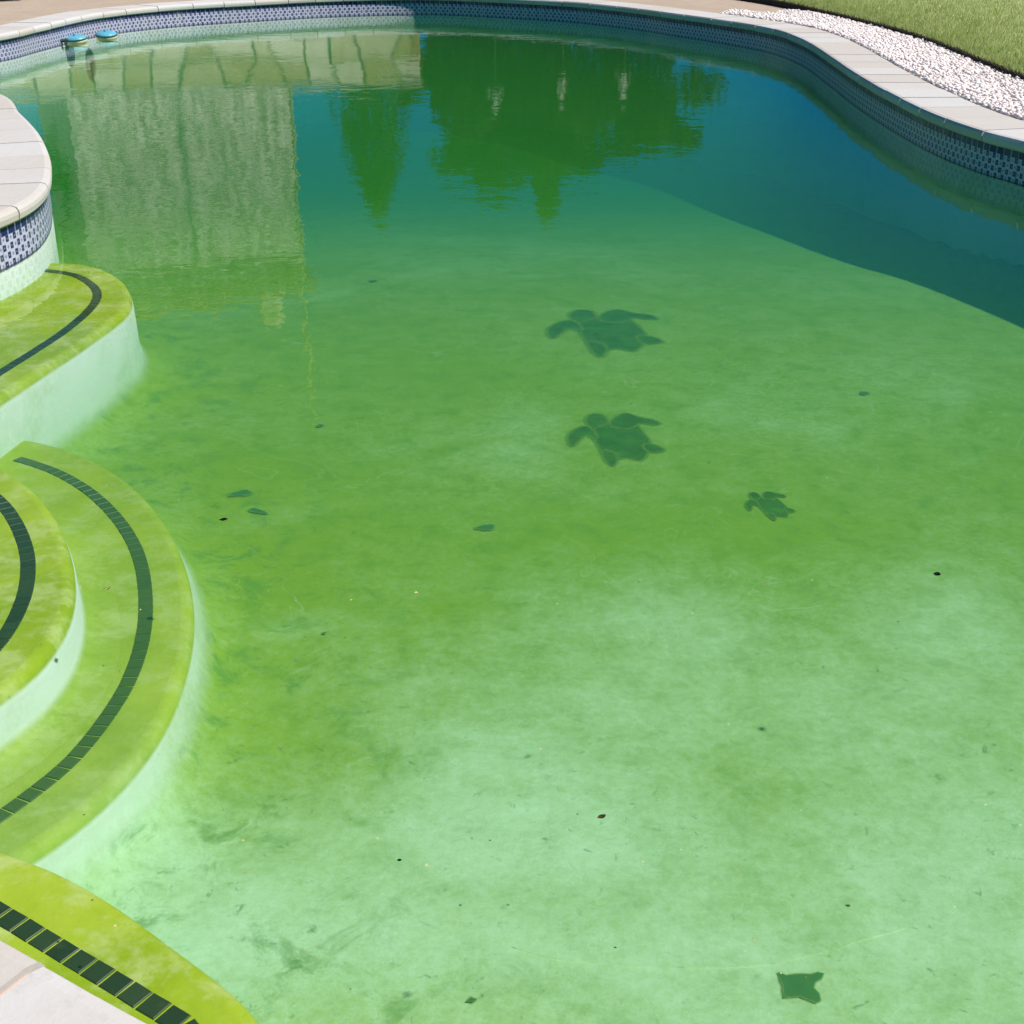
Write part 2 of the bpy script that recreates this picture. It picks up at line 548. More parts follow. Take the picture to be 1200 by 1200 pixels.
line_C = [P(x, y, Z_C) for x, y in [(50, 317), (85, 322), (106, 333), (114, 344), (109, 358), (80, 385), (40, 412), (0, 437), (-60, 478)]]
edge_N = [P(x, y, Z_N) for x, y in [(-70, 965), (0, 990), (60, 1012), (130, 1050), (200, 1100), (260, 1145), (294, 1176), (312, 1205), (310, 1260), (280, 1330)]]
line_N = [P(x, y, Z_N) for x, y in [(-90, 1020), (0, 1071), (60, 1107), (120, 1143), (180, 1180), (222, 1208), (240, 1260), (220, 1330)]]

# ------------------------------------------------------------------ pool: wall, floor
def wall_mesh():
    rings = [(0.004, DECK - 0.05), (0.004, -0.02), (0.0, -0.03), (0.0, -2.0)]
    v, f = [], []
    n = len(OUT)
    for off, z in rings:
        q = OUT + NOUT * off
        v += [(a, b, z) for a, b in q]
    for r in range(len(rings) - 1):
        for i in range(n):
            j = (i + 1) % n
            f.append((r * n + i, (r + 1) * n + i, (r + 1) * n + j, r * n + j))
    return raw_mesh('pool', v, f, 'pool_plaster', True)

pool = obj('pool', wall_mesh())
tag(pool, 'freeform swimming pool with pale plaster walls and blue tile band', 'pool', kind='structure')

def floor_z(x, y):
    t = np.clip((y - 7.0) / 12.0, 0, 1)
    t = t * t * (3 - 2 * t)
    return -0.58 - 1.12 * t

# algae patches: pale and dense places on the floor, by pixel centre and half-size, turned into places
pale = [(600, 965, 170, 80, .45), (560, 890, 110, 45, .2), (790, 735, 150, 55, .45), (620, 500, 55, 45, .35), (930, 485, 110, 38, .25), (1110, 735, 120, 60, .4),
        (330, 735, 70, 25, .3), (345, 605, 50, 18, .3), (300, 1110, 200, 60, .35), (720, 1110, 260, 40, .25), (1120, 1010, 110, 90, .2),
        (1000, 850, 200, 60, .15), (180, 1000, 60, 60, .2), (700, 830, 120, 40, .2)]
dense = [(400, 650, 170, 60, .3), (470, 445, 200, 60, .25), (930, 625, 220, 40, .3), (300, 540, 120, 45, .2), (640, 620, 170, 35, .25),
         (880, 930, 90, 40, .15), (450, 930, 40, 60, .25), (700, 360, 260, 40, .15), (960, 700, 80, 40, .15), (290, 770, 110, 110, .30), (350, 900, 120, 60, .25), (520, 720, 60, 50, .25), (1000, 900, 120, 40, .2)]

def blob(cx, cy, rx, ry):
    zz = -0.6
    for _ in range(4):
        c = P(cx, cy, zz)
        zz = float(floor_z(np.array(c[0]), np.array(c[1])))
    wx = abs(P(cx + rx, cy, zz)[0] - P(cx - rx, cy, zz)[0]) / 2
    wy = abs(P(cx, cy - ry, zz)[1] - P(cx, cy + ry, zz)[1]) / 2
    return c[0], c[1], wx, wy

STEP_LINES = [resample(catmull(e, False, 0.08), 0.12, False) for e in (edge_B, edge_C, edge_N)]
def algae_at(x, y):
    """how thick the algae lies on the floor, and how yellow it is"""
    d = np.full(x.shape, 9.0)
    near = (x < 1.2) & (y < 8.8) & (x > -4.5)
    for pl in STEP_LINES:
        d[near] = np.minimum(d[near], seg_dist(x[near], y[near], pl, False))
    t = np.clip((y - 2.3) / 3.0, 0, 1)
    a = 0.58 + 0.50 * t * t * (3 - 2 * t)
    for lst, sg in ((pale, -0.85), (dense, 0.6)):
        for cx, cy, rx, ry, s in lst:
            bx, by, wx, wy = blob(cx, cy, rx, ry)
            a = a + sg * s * np.exp(-((x - bx) / wx) ** 2 - ((y - by) / wy) ** 2)
    g_ = np.clip(1 - d / 1.1, 0, 1)
    return a + 0.06 * g_, 0.10 + 0.5 * g_

def set_attr(me, **kw):
    for nm, arr in kw.items():
        at = me.attributes.new(nm, 'FLOAT', 'POINT')
        at.data.foreach_set('value', np.asarray(arr, np.float32).ravel())

def build_floor():
    xs = np.arange(-7.2, 5.9, 0.06)
    ys = np.arange(0.3, 22.7, 0.06)
    gx, gy = np.meshgrid(xs, ys)
    z = floor_z(gx, gy)
    dw = seg_dist(gx, gy, resample(OUT, 0.3, True))
    z = z + 0.15 * np.clip(1 - dw / 0.3, 0, 1) ** 2
    a, yel = algae_at(gx, gy)
    ny, nx = gx.shape
    v = np.stack([gx.ravel(), gy.ravel(), z.ravel()], 1)
    # keep only cells inside or close to the pool
    inside = np.zeros(gx.shape, bool)
    q = np.roll(OUT, -1, 0)
    for (ax, ay), (bx, by) in zip(OUT[::3], np.roll(OUT[::3], -1, 0)):
        if ay == by:
            continue
        c = (ay > gy) != (by > gy)
        inside ^= c & (gx < (bx - ax) * (gy - ay) / (by - ay) + ax)
    keep = (inside | (dw < 0.12)).ravel()
    idx = np.arange(ny * nx).reshape(ny, nx)
    f = np.stack([idx[:-1, :-1], idx[:-1, 1:], idx[1:, 1:], idx[1:, :-1]], -1).reshape(-1, 4)
    f = f[keep[f].all(1)]
    used = np.unique(f)
    remap = np.full(ny * nx, -1)
    remap[used] = np.arange(len(used))
    me = raw_mesh('pool_floor', v[used], remap[f].tolist(), 'pool_plaster', True)
    set_attr(me, algae=a.ravel()[used], yellow=yel.ravel()[used], tread=np.zeros(len(used)), nose=np.zeros(len(used)))
    return me
floor = obj('pool_floor', build_floor(), parent=pool)

# ------------------------------------------------------------------ steps and benches
def slab_mesh(name, edge, back, z, base=None):
    e = catmull(edge, False, 0.05)
    ring = np.vstack([e, np.array(back)])
    ar = 0.5 * np.sum(ring[:, 0] * np.roll(ring[:, 1], -1) - np.roll(ring[:, 0], -1) * ring[:, 1])
    if ar < 0:
        ring = ring[::-1].copy()
    nin = normals2(ring)
    bm = bmesh.new()
    fz = np.minimum(floor_z(ring[:, 0], ring[:, 1]) + 0.003, z - 0.14) if base is None else np.full(len(ring), base + 0.003)
    prof = [(-0.36, None, -0.006), (-0.28, None, -0.001), (-0.19, None, 0.006), (-0.12, None, 0.018), (-0.07, None, 0.042), (-0.035, None, 0.08), (-0.015, None, 0.13),
            (-0.006, z - 0.055, 0), (-0.003, z - 0.044, 0), (0.0, z - 0.030, 0), (0.006, z - 0.016, 0), (0.018, z - 0.004, 0), (0.040, z, 0)]
    k = np.minimum(1.0, (z - 0.05 - fz) / 0.16) * (1.0 if base is None else 0.42)
    loops = []
    for off, zz, dz in prof:
        q = ring + nin * (off * (k[:, None] if off < -0.01 else 1.0))
        hz = np.full(len(ring), zz) if zz is not None else fz + dz * k
        loops.append([bm.verts.new((x, y, h_)) for (x, y), h_ in zip(q, hz)])
    n = len(ring)
    for a, b in zip(loops, loops[1:]):
        for i in range(n):
            j = (i + 1) % n
            bm.faces.new((a[i], a[j], b[j], b[i])).smooth = True
    fill_poly(bm, [loops[-1]])
    bmesh.ops.recalc_face_normals(bm, faces=list(bm.faces))
    me = bpy.data.meshes.new(name)
    bm.to_mesh(me)
    bm.free()
    co = np.array([v.co[:] for v in me.vertices])
    al, ye = algae_at(co[:, 0], co[:, 1])
    set_attr(me, algae=al, yellow=ye, tread=np.where(co[:, 2] > z - 0.06, 0.8 if z == Z_B else 1.0, 0.8 if base is not None else 0.0), nose=(co[:, 2] > z - 0.042).astype(float))
    return me

TS = 0.046
def edge_tile_mesh():
    bm = box_bm(-TS / 2, TS / 2, -TS / 2, TS / 2, -0.006, 0.003)
    top = [e for e in bm.edges if all(v.co.z > 0 for v in e.verts)]
    bmesh.ops.bevel(bm, geom=top, offset=0.0015, segments=1, affect='EDGES')
    m = bpy.data.meshes.new('edge_tile')
    bm.normal_update()
    bm.to_mesh(m)
    bm.free()
    m.materials.append(MATS['black_edge_tile'])
    return m
EDGE_TILE = edge_tile_mesh()
HAZED_TILE = EDGE_TILE.copy()
HAZED_TILE.materials.clear()
HAZED_TILE.materials.append(MATS['hazed_edge_tile'])

def edge_tiles(line, z, parent, me=None):
    p = resample(catmull(line, False, 0.03), 0.0505, False)
    for a, b in zip(p, p[1:]):
        c = (a + b) / 2
        o = obj('edge_tile', me or EDGE_TILE, parent=parent, loc=(c[0], c[1], z + random.uniform(0, 0.001)))
        o.rotation_euler = (0, 0, math.atan2(b[1] - a[1], b[0] - a[0]) + random.uniform(-.02, .02))

step_A = obj('step', slab_mesh('step', edge_A, [(-2.9, 2.5), (-3.5, 3.4), (-3.6, 4.4), (-3.1, 5.4)], Z_A, Z_B), 'pool_plaster', pool)
tag(step_A, 'upper rounded pool step coated in yellow-green algae')
step_B = obj('step', slab_mesh('step', edge_B, [(-1.9, 1.9), (-2.9, 2.3), (-3.6, 3.3), (-3.7, 4.5), (-3.2, 5.6)], Z_B), 'pool_plaster', pool)
tag(step_B, 'lower and wider rounded pool step under green water')
bench_C = obj('bench', slab_mesh('bench', edge_C, [(-3.3, 5.3), (-3.5, 6.2), (-3.2, 7.4)], Z_C), 'pool_plaster', pool)
tag(bench_C, 'algae-covered underwater ledge wrapped round the headland of paving')
bench_N = obj('bench', slab_mesh('bench', edge_N, [(-0.5, 0.9), (-0.9, 1.2), (-1.6, 1.7), (-1.9, 1.95)], Z_N), 'pool_plaster', pool)
tag(bench_N, 'shallow yellow-green ledge along the paved pool edge with large black tiles')
edge_tiles(line_A, Z_A, step_A)
edge_tiles(line_B, Z_B, step_B, HAZED_TILE)
edge_tiles(line_C, Z_C, bench_C)
edge_tiles(line_N, Z_N, bench_N)

# ------------------------------------------------------------------ turtle mosaics set in the floor
def zoom_to_px(z):
    return [(600 + x / 4.8, 330 + y / 4.8) for x, y in z]
turtle_shapes = {
    'head': [(345, 205), (335, 178), (380, 150), (450, 155), (478, 188), (490, 225), (420, 245), (375, 225)],
    'shell': [(380, 240), (470, 205), (560, 190), (650, 200), (710, 245), (760, 305), (745, 350), (690, 400), (600, 385), (520, 395), (450, 365), (405, 310)],
    'flipper_a': [(390, 245), (330, 215), (265, 232), (220, 262), (212, 298), (240, 325), (290, 292), (335, 265), (395, 285)],
    'flipper_b': [(500, 215), (535, 165), (600, 148), (700, 172), (780, 182), (825, 208), (760, 210), (690, 200), (640, 225), (570, 230)],
    'flipper_c': [(720, 310), (790, 315), (855, 345), (800, 357), (735, 350)],
    'flipper_d': [(440, 345), (470, 410), (508, 432), (540, 395), (520, 360)],
}
t1c = np.array(P(*zoom_to_px([(560, 280)])[0], -0.75))
ZT = float(floor_z(*[np.array(v) for v in t1c]))
t1c = np.array(P(*zoom_to_px([(560, 280)])[0], ZT))
shape_w = {k: np.array([P(x, y, ZT) for x, y in zoom_to_px(v)]) - t1c for k, v in turtle_shapes.items()}

def piece(name, poly, th, parent, mat='turtle_tessera', feather=0.022):
    """a flat inlay that follows the floor; its rim fades out to imitate water blur ('film' runs from 0 inside to 1 at the rim)"""
    p = resample(catmull(poly, True, 0.02), 0.02, True)
    ar = 0.5 * np.sum(p[:, 0] * np.roll(p[:, 1], -1) - np.roll(p[:, 0], -1) * p[:, 1])
    if ar < 0:
        p = p[::-1].copy()
    nin = normals2(p)
    ox, oy, oz = parent.location
    bm = bmesh.new()
    loops = []
    for off in (-feather * 0.65, feather * 0.35):
        q = p + nin * off
        z = floor_z(q[:, 0] + ox, q[:, 1] + oy) - oz
        loops.append([bm.verts.new((x, y, zz + th)) for (x, y), zz in zip(q, z)])
    low = [bm.verts.new((v.co.x, v.co.y, v.co.z - 0.02)) for v in loops[0]]
    n = len(p)
    for A, B in ((low, loops[0]), (loops[0], loops[1])):
        for i in range(n):
            j = (i + 1) % n
            bm.faces.new((A[i], A[j], B[j], B[i]))
    fill_poly(bm, [loops[1]])
    bmesh.ops.recalc_face_normals(bm, faces=list(bm.faces))
    o = obj(name, bm, mat, parent)
    set_attr(o.data, film=[1.0] * n + [0.0] * n + [1.0] * n)  # film: weight of the painted water blur
    return o

def turtle(px, py, scale, label, rot=0.0):
    zz = ZT
    for _ in range(4):
        c = P(px, py, zz)
        zz = float(floor_z(np.array(c[0]), np.array(c[1])))
    r = empty('turtle_mosaic', (c[0], c[1], zz))
    r.parent = pool
    fe = 0.050 if scale > 0.8 else 0.036 if scale > 0.5 else 0.018
    cr, sr = math.cos(rot) * scale, math.sin(rot) * scale
    M = np.array([[cr, -sr], [sr, cr]])
    for i, (k, poly) in enumerate(shape_w.items()):
        piece(k.split('_')[0], poly @ M.T, 0.003 + 0.0002 * i, r, feather=fe)
    r['label'] = label
    return r
turtle(715, 388, 1.0, 'largest dark green turtle mosaic on the pool floor')
turtle(727, 514, 0.68, 'middle-sized dark green turtle mosaic on the pool floor')
turtle(904, 593, 0.30, 'smallest dark turtle mosaic on the pool floor', 0.1)
sq = [(850 + x / 4, 900 + y / 4) for x, y in [(246, 962), (290, 978), (345, 966), (395, 974), (455, 955), (462, 985), (422, 1008), (415, 1035), (440, 1060), (446, 1110), (395, 1094), (335, 1072), (275, 1086), (272, 1030)]]
sq_c = np.array(P(938, 1157, -0.58))
sq_o = empty('mosaic_patch', (sq_c[0], sq_c[1], -0.58))
sq_o.parent = pool
sq_o['label'] = 'small ragged dark green square mosaic on the pool floor'
piece('mosaic_piece', np.array([P(x, y, -0.58) for x, y in sq]) - sq_c, 0.004, sq_o, 'hazed_leaf', feather=0.010)

def ridge():
    px = [(600, 1110), (640, 1121), (720, 1129), (800, 1132), (870, 1131), (930, 1122), (990, 1106), (1060, 1086)]
    c = catmull([P(x, y, -0.578) for x, y in px], False, 0.02)
    n = len(c)
    c = c + np.cumsum(rng.normal(0, 0.0007, (n, 2)), 0)
    nr = normals2(c, False)
    wd = 0.0045 * np.sin(np.pi * np.linspace(0.02, 0.98, n)) * (0.7 + 0.5 * np.sin(np.linspace(0, 19, n)))
    v = []
    for k, dz in ((-1, -0.004), (0, 0.003), (1, -0.004)):
        q = c + nr * (wd * k)[:, None]
        v += [(a, b, -0.58 + dz) for a, b in q]
    f = [(r_ * n + i, r_ * n + i + 1, (r_ + 1) * n + i + 1, (r_ + 1) * n + i) for r_ in range(2) for i in range(n - 1)]
    me = raw_mesh('plaster_ridge', v, f, 'pool_plaster', True)
    set_attr(me, algae=np.full(len(v), 0.40), yellow=np.full(len(v), 0.5), tread=np.zeros(len(v)), nose=np.ones(len(v)))
    obj('plaster_ridge', me, parent=pool)
ridge()

# ------------------------------------------------------------------ waterline tiles
TW, TH = 0.150, BAND
def wtile_mesh():
    w2, th = TW / 2 - 0.0022, 0.010
    z0, z1 = -0.012, TH - 0.002
    b = 0.003
    v = [(-w2, 0, z0), (w2, 0, z0), (w2, 0, z1), (-w2, 0, z1),
         (-w2, th - b, z0), (w2, th - b, z0), (w2, th - b, z1), (-w2, th - b, z1),
         (-w2 + b, th, z0 + b), (w2 - b, th, z0 + b), (w2 - b, th, z1 - b), (-w2 + b, th, z1 - b)]
    f = [(0, 4, 5, 1), (1, 5, 6, 2), (2, 6, 7, 3), (3, 7, 4, 0), (4, 8, 9, 5), (5, 9, 10, 6), (6, 10, 11, 7), (7, 11, 8, 4), (8, 11, 10, 9)]
    me = raw_mesh('waterline_tile', v, f, 'blue_white_tile')
    uv = me.uv_layers.new(name='UVMap')
    for lp in me.loops:
        x, y, z = v[lp.vertex_index]
        uv.data[lp.index].uv = ((x + TW / 2) / TW, (z - z0) / (z1 - z0))
    return me
WT = wtile_mesh()
ring = resample(OUT, TW, True)
ntile = 0
for i in range(len(ring)):
    a, b = ring[i], ring[(i + 1) % len(ring)]
    c = (a + b) / 2
    in_view = (c[1] > 7.9 and c[0] > 0) or c[1] > 12.5 or (c[0] < -2.0 and c[1] > 5.9 and c[1] < 8.6)
    if not in_view:
        continue
    d = (b - a) / np.linalg.norm(b - a)
    nrm = np.array([-d[1], d[0]])
    o = obj('waterline_tile', WT, parent=pool, loc=(c[0] - nrm[0] * 0.006, c[1] - nrm[1] * 0.006, 0))
    o.rotation_euler = (0, 0, math.atan2(d[1], d[0]))
    ntile += 1
print('waterline tiles', ntile)

# ------------------------------------------------------------------ coping stones
def coping():
    n = len(OUT)
    s = 0
    prof = [(0.44, DECK), (0.0, DECK), (-0.022, DECK - 0.006), (-0.033, DECK - 0.022), (-0.036, DECK - 0.04), (-0.032, DECK - 0.066), (-0.018, DECK - 0.078), (0.44, DECK - 0.078)]
    SN = NOUT.copy()
    for _ in range(6):                     # smoothed normals so that the backs fan out evenly
        SN = SN + np.roll(SN, 1, 0) + np.roll(SN, -1, 0)
        SN /= np.linalg.norm(SN, axis=1, keepdims=True)
    def at(f):
        i = int(math.floor(f)) % n
        t = f - math.floor(f)
        return OUT[i] * (1 - t) + OUT[(i + 1) % n] * t, SN[i] * (1 - t) + SN[(i + 1) % n] * t
    k = 0
    while s < n - 4:
        L = random.choice((9, 10, 11, 12))
        if s + L > n - 6:
            L = n - s
        gap = 0.12
        m = 6
        v, f = [], []
        dz = random.uniform(-0.002, 0.002)
        for j in range(m + 1):
            c, nr = at(s + gap + (L - 2 * gap) * j / m)
            for off, z in prof:
                q = c + nr * off
                v.append((q[0], q[1], z + dz))
        r = len(prof)
        for j in range(m):
            for i in range(r):
                i2 = (i + 1) % r
                f.append((j * r + i, j * r + i2, (j + 1) * r + i2, (j + 1) * r + i))
        f.append(tuple(range(r))[::-1])
        f.append(tuple(range(m * r, m * r + r)))
        me = raw_mesh('coping_stone', v, f, 'coping_limestone')
        bm = bmesh.new()
        bm.from_mesh(me)
        bmesh.ops.recalc_face_normals(bm, faces=list(bm.faces))
        bm.to_mesh(me)
        bm.free()
        o = obj('coping_stone', me, parent=pool)
        s += L
        k += 1
    # mortar bed that shows in the joints
    v, f = [], []
    for off, z in ((0.43, DECK - 0.012), (0.0, DECK - 0.012), (-0.025, DECK - 0.03), (-0.012, DECK - 0.07), (0.02, DECK - 0.074)):
        q = OUT + SN * off
        v += [(a, b, z) for a, b in q]
    for r_ in range(4):
        for i in range(n):
            j = (i + 1) % n
            f.append((r_ * n + i, r_ * n + j, (r_ + 1) * n + j, (r_ + 1) * n + i))
    obj('mortar_bed', raw_mesh('mortar_bed', v, f, 'joint_mortar'), parent=pool)
    return SN
SN = coping()

# ------------------------------------------------------------------ water
def water():
    ring = OUT + NOUT * 0.02
    bm = bmesh.new()
    t = [bm.verts.new((x, y, 0.0)) for x, y in ring]
    b = [bm.verts.new((x, y, -2.4)) for x, y in ring]
    n = len(ring)
    for i in range(n):
        j = (i + 1) % n
        bm.faces.new((b[i], b[j], t[j], t[i]))
    fill_poly(bm, [t])
    fill_poly(bm, [b])
    bmesh.ops.recalc_face_normals(bm, faces=list(bm.faces))
    return obj('water', bm, 'green_water')
tag(water(), 'murky green pool water mirroring trees and blue sky', 'water', kind='structure')

# ------------------------------------------------------------------ ground round the pool
def ground_sheet():
    bm = bmesh.new()
    ring = resample(OUT + SN * 0.10, 0.2, True)
    inner = [bm.verts.new((x, y, DECK - 0.03)) for x, y in ring]
    outer = [bm.verts.new((400 * math.cos(a), 12 + 400 * math.sin(a), DECK - 0.03)) for a in np.linspace(0, 2 * math.pi, 49)[:-1]]
    fill_poly(bm, [inner, outer])
    for f in bm.faces:
        if f.normal.z < 0:
            f.normal_flip()
    return obj('ground', bm, 'sandy_ground')
tag(ground_sheet(), 'sandy earth ground around the pool', 'ground', kind='structure')

# gravel strip and lawn on the right: boundaries read on the ground
grav_in = [P(x, y, DECK) for x, y in [(960, 22), (1000, 45), (1050, 72), (1100, 98), (1180, 140)]]
lawn_edge_px = [(880, 0), (950, 14), (1012, 29), (1075, 47), (1150, 77), (1200, 97)]
le = [P(x, y, DECK) for x, y in lawn_edge_px]
le = [(-1.5, 31.0), (0.6, 27.0)] + le + [(4.35, 9.0), (4.9, 7.2), (5.9, 5.5), (6.4, 3.0), (6.2, 0.0), (6.0, -3)]
LE = resample(catmull(le, False, 0.1), 0.12, False)
LEN_ = normals2(LE, False)
# side pointing to the lawn (towards +X)
if LEN_[len(LEN_) // 2][0] < 0:
    LEN_ = -LEN_
def strip_mesh(name, a, b, za, zb, mat):
    n = len(a)
    v = [(x, y, za) for x, y in a] + [(x, y, zb) for x, y in b]
    f = [(i, i + 1, n + i + 1, n + i) for i in range(n - 1)]
    me = raw_mesh(name, v, f, mat)
    return me
gw = np.array([min(1.6, max(0.02, d_ - 0.40)) for d_ in seg_dist(LE[:, 0], LE[:, 1], resample(OUT, 0.1, True))])
gs = LE[:, 1] < 18.6
gb = obj('gravel_bed', strip_mesh('gravel_bed', (LE - LEN_ * gw[:, None])[gs], (LE + LEN_ * 0.05)[gs], DECK - 0.020, DECK - 0.020, 'gravel_bed'))
tag(gb, 'pale bed under the white gravel beside the coping', 'path', kind='structure')

def lawn():
    LZ = DECK + 0.055
    v, f = [], []
    n = len(LE)
    rows = [(0.0, DECK - 0.03), (0.015, LZ - 0.015), (0.04, LZ), (0.5, LZ), (2.0, LZ + 0.01), (8.0, LZ + 0.02), (45.0, LZ + 0.02)]
    for off, z in rows:
        if off < 1:
            q = LE + LEN_ * off
        else:
            q = LE + np.array([off, off * 0.35])
        v += [(x, y, z) for x, y in q]
    for r in range(len(rows) - 1):
        for i in range(n - 1):
            f.append((r * n + i, r * n + i + 1, (r + 1) * n + i + 1, (r + 1) * n + i))
    me = raw_mesh('lawn', v, f, 'lawn_turf')
    me.materials.append(MATS['dark_soil'])
    for p in me.polygons:
        if p.index < (n - 1) * 2:
            p.material_index = 1
    bm = bmesh.new()
    bm.from_mesh(me)
    for fc in bm.faces:
        if fc.normal.z < 0:
            fc.normal_flip()
    bm.to_mesh(me)
    bm.free()
    return obj('lawn', me), LZ
lw, LZ = lawn()
tag(lw, 'sunlit green lawn with a dark cut soil edge', 'lawn', kind='structure')

def blades():
    N = 150000
    i = rng.integers(0, len(LE) - 1, N * 2)
    d = rng.random(N * 2) ** 1.6 * 7.5
    base = LE[i] + LEN_[i] * 0.02 + np.stack([d, d * 0.35], 1) + rng.normal(0, 0.06, (N * 2, 2)) * np.minimum(1, d / 0.3)[:, None]
    ok = (base[:, 1] > 8.5) & (base[:, 1] < 30)
    base = base[ok][:N]
    N = len(base)
    h = rng.uniform(0.03, 0.075, N)
    wd = rng.uniform(0.003, 0.006, N)
    a = rng.uniform(0, 2 * math.pi, N)
    lean = rng.normal(0, 0.025, (N, 2))
    v = np.zeros((N, 3, 3))
    v[:, 0, 0] = base[:, 0] - np.cos(a) * wd
    v[:, 0, 1] = base[:, 1] - np.sin(a) * wd
    v[:, 1, 0] = base[:, 0] + np.cos(a) * wd
    v[:, 1, 1] = base[:, 1] + np.sin(a) * wd
    v[:, :2, 2] = LZ - 0.012
    v[:, 2, :2] = base + lean
    v[:, 2, 2] = LZ + h
    return tri_mesh('grass', v.reshape(-1, 3), 3, 'grass_blade')

def tri_mesh(name, v, k, mat):
    """mesh of separate k-gons from a flat vertex array"""
    nv = len(v)
    nf = nv // k
    me = bpy.data.meshes.new(name)
    me.vertices.add(nv)
    me.vertices.foreach_set('co', v.astype(np.float32).ravel())
    me.loops.add(nv)
    me.loops.foreach_set('vertex_index', np.arange(nv, dtype=np.int32))
    me.polygons.add(nf)
    me.polygons.foreach_set('loop_start', np.arange(0, nv, k, dtype=np.int32))
    me.update()
    me.validate()
    me.materials.append(MATS[mat])
    return me
g = obj('grass', blades())
tag(g, 'short bright green grass blades on the lawn', 'grass', kind='stuff')

def pebbles():
    bm = bmesh.new()
    bmesh.ops.create_icosphere(bm, subdivisions=1, radius=1)
    bv = np.array([v.co[:] for v in bm.verts])
    bf = np.array([[v.index for v in f.verts] for f in bm.faces])
    bm.free()
    cl = resample(OUT, 0.1, True)
    cand = []
    i = rng.integers(0, len(LE), 120000)
    d = rng.random(120000)
    q = LE[i] - LEN_[i] * (d * (gw[i] + 0.0))[:, None] + rng.normal(0, 0.03, (120000, 2))
    q = q[(q[:, 1] > 8.3) & (q[:, 1] < 18.6 + 0.25 * np.sin(q[:, 0] * 9))]
    dist = seg_dist(q[:, 0], q[:, 1], cl)
    q = q[(dist > 0.455)][:21000]
    N = len(q)
    s = rng.uniform(0.008, 0.021, N)
    sc3 = np.stack([s * rng.uniform(.8, 1.3, N), s * rng.uniform(.8, 1.3, N), s * rng.uniform(.6, .95, N)], 1)
    a = rng.uniform(0, 6.28, N)
    vv = bv[None] * (1 + rng.normal(0, 0.10, (N, len(bv), 1)))
    vv = vv * sc3[:, None, :]
    x = vv[:, :, 0] * np.cos(a)[:, None] - vv[:, :, 1] * np.sin(a)[:, None]
    y = vv[:, :, 0] * np.sin(a)[:, None] + vv[:, :, 1] * np.cos(a)[:, None]
    z = vv[:, :, 2] + (DECK - 0.012 + rng.uniform(0, 0.03, N))[:, None]
    V = np.stack([x + q[:, :1], y + q[:, 1:], z], -1).reshape(-1, 3)
    Fc = (bf[None] + (np.arange(N) * len(bv))[:, None, None]).reshape(-1, 3)
    me = bpy.data.meshes.new('gravel')
    me.vertices.add(len(V))
    me.vertices.foreach_set('co', V.astype(np.float32).ravel())
    me.loops.add(len(Fc) * 3)
    me.loops.foreach_set('vertex_index', Fc.astype(np.int32).ravel())
    me.polygons.add(len(Fc))
    me.polygons.foreach_set('loop_start', np.arange(0, len(Fc) * 3, 3, dtype=np.int32))
    me.update()
    me.validate()
    me.materials.append(MATS['pebble_white'])
    return obj('gravel', me)
tag(pebbles(), 'pinkish white decorative gravel strip between coping and lawn', 'gravel', kind='stuff')

# ------------------------------------------------------------------ things on and in the water
def float_buoy(px, py, label, rot):
    x, y = P(px, py, 0.0)
    r = empty('pool_float', (x, y, 0.0))
    r.rotation_euler = (math.radians(4), math.radians(-5), rot)
    obj('hull', lathe_bm([(0, -0.05), (0.10, -0.05), (0.145, -0.01), (0.16, 0.03), (0.155, 0.062), (0.14, 0.066)], 28), 'cream_plastic', r)
    obj('collar', lathe_bm([(0.148, 0.056), (0.164, 0.060), (0.166, 0.072), (0.150, 0.078), (0.13, 0.078)], 28), 'dark_green_plastic', r)
    obj('lid', lathe_bm([(0.156, 0.074), (0.15, 0.098), (0.11, 0.120), (0.06, 0.130), (0, 0.132)], 28), 'blue_plastic', r)
    obj('knob', lathe_bm([(0.028, 0.125), (0.032, 0.150), (0.022, 0.162), (0, 0.164)], 16), 'blue_plastic', r)
    r.scale = (0.85, 0.85, 0.68)
    tag(r, label, 'pool float', 'blue and cream floats by the tile band')
    return r
float_buoy(90, 50, 'blue-topped cream pool float with a dark hose beside it, against the tiles', 0.3)
float_buoy(125, 45, 'blue-topped cream pool float without a hose, against the tiles', 1.1)
def hose():
    c0 = P(80, 52, 0)
    pts = [(c0[0], c0[1], 0.05), (c0[0] - 0.12, c0[1] - 0.05, 0.045), (c0[0] - 0.24, c0[1] - 0.20, 0.02), (c0[0] - 0.30, c0[1] - 0.35, -0.05), (c0[0] - 0.28, c0[1] - 0.45, -0.2)]
    cu = bpy.data.curves.new('hose', 'CURVE')
    cu.dimensions = '3D'
    sp = cu.splines.new('POLY')
    sp.points.add(len(pts) - 1)
    for p, q in zip(sp.points, pts):
        p.co = (*q, 1)
    cu.bevel_depth = 0.022
    cu.bevel_resolution = 3
    tmp = bpy.data.objects.new('hose_tmp', cu)
    C.objects.link(tmp)
    dg = bpy.context.evaluated_depsgraph_get()
    me = bpy.data.meshes.new_from_object(tmp.evaluated_get(dg))
    bpy.data.objects.remove(tmp)
    me.materials.clear()
    return obj('hose', me, 'dark_green_plastic')
tag(hose(), 'short dark green hose dipping into the water beside the floats', 'hose')

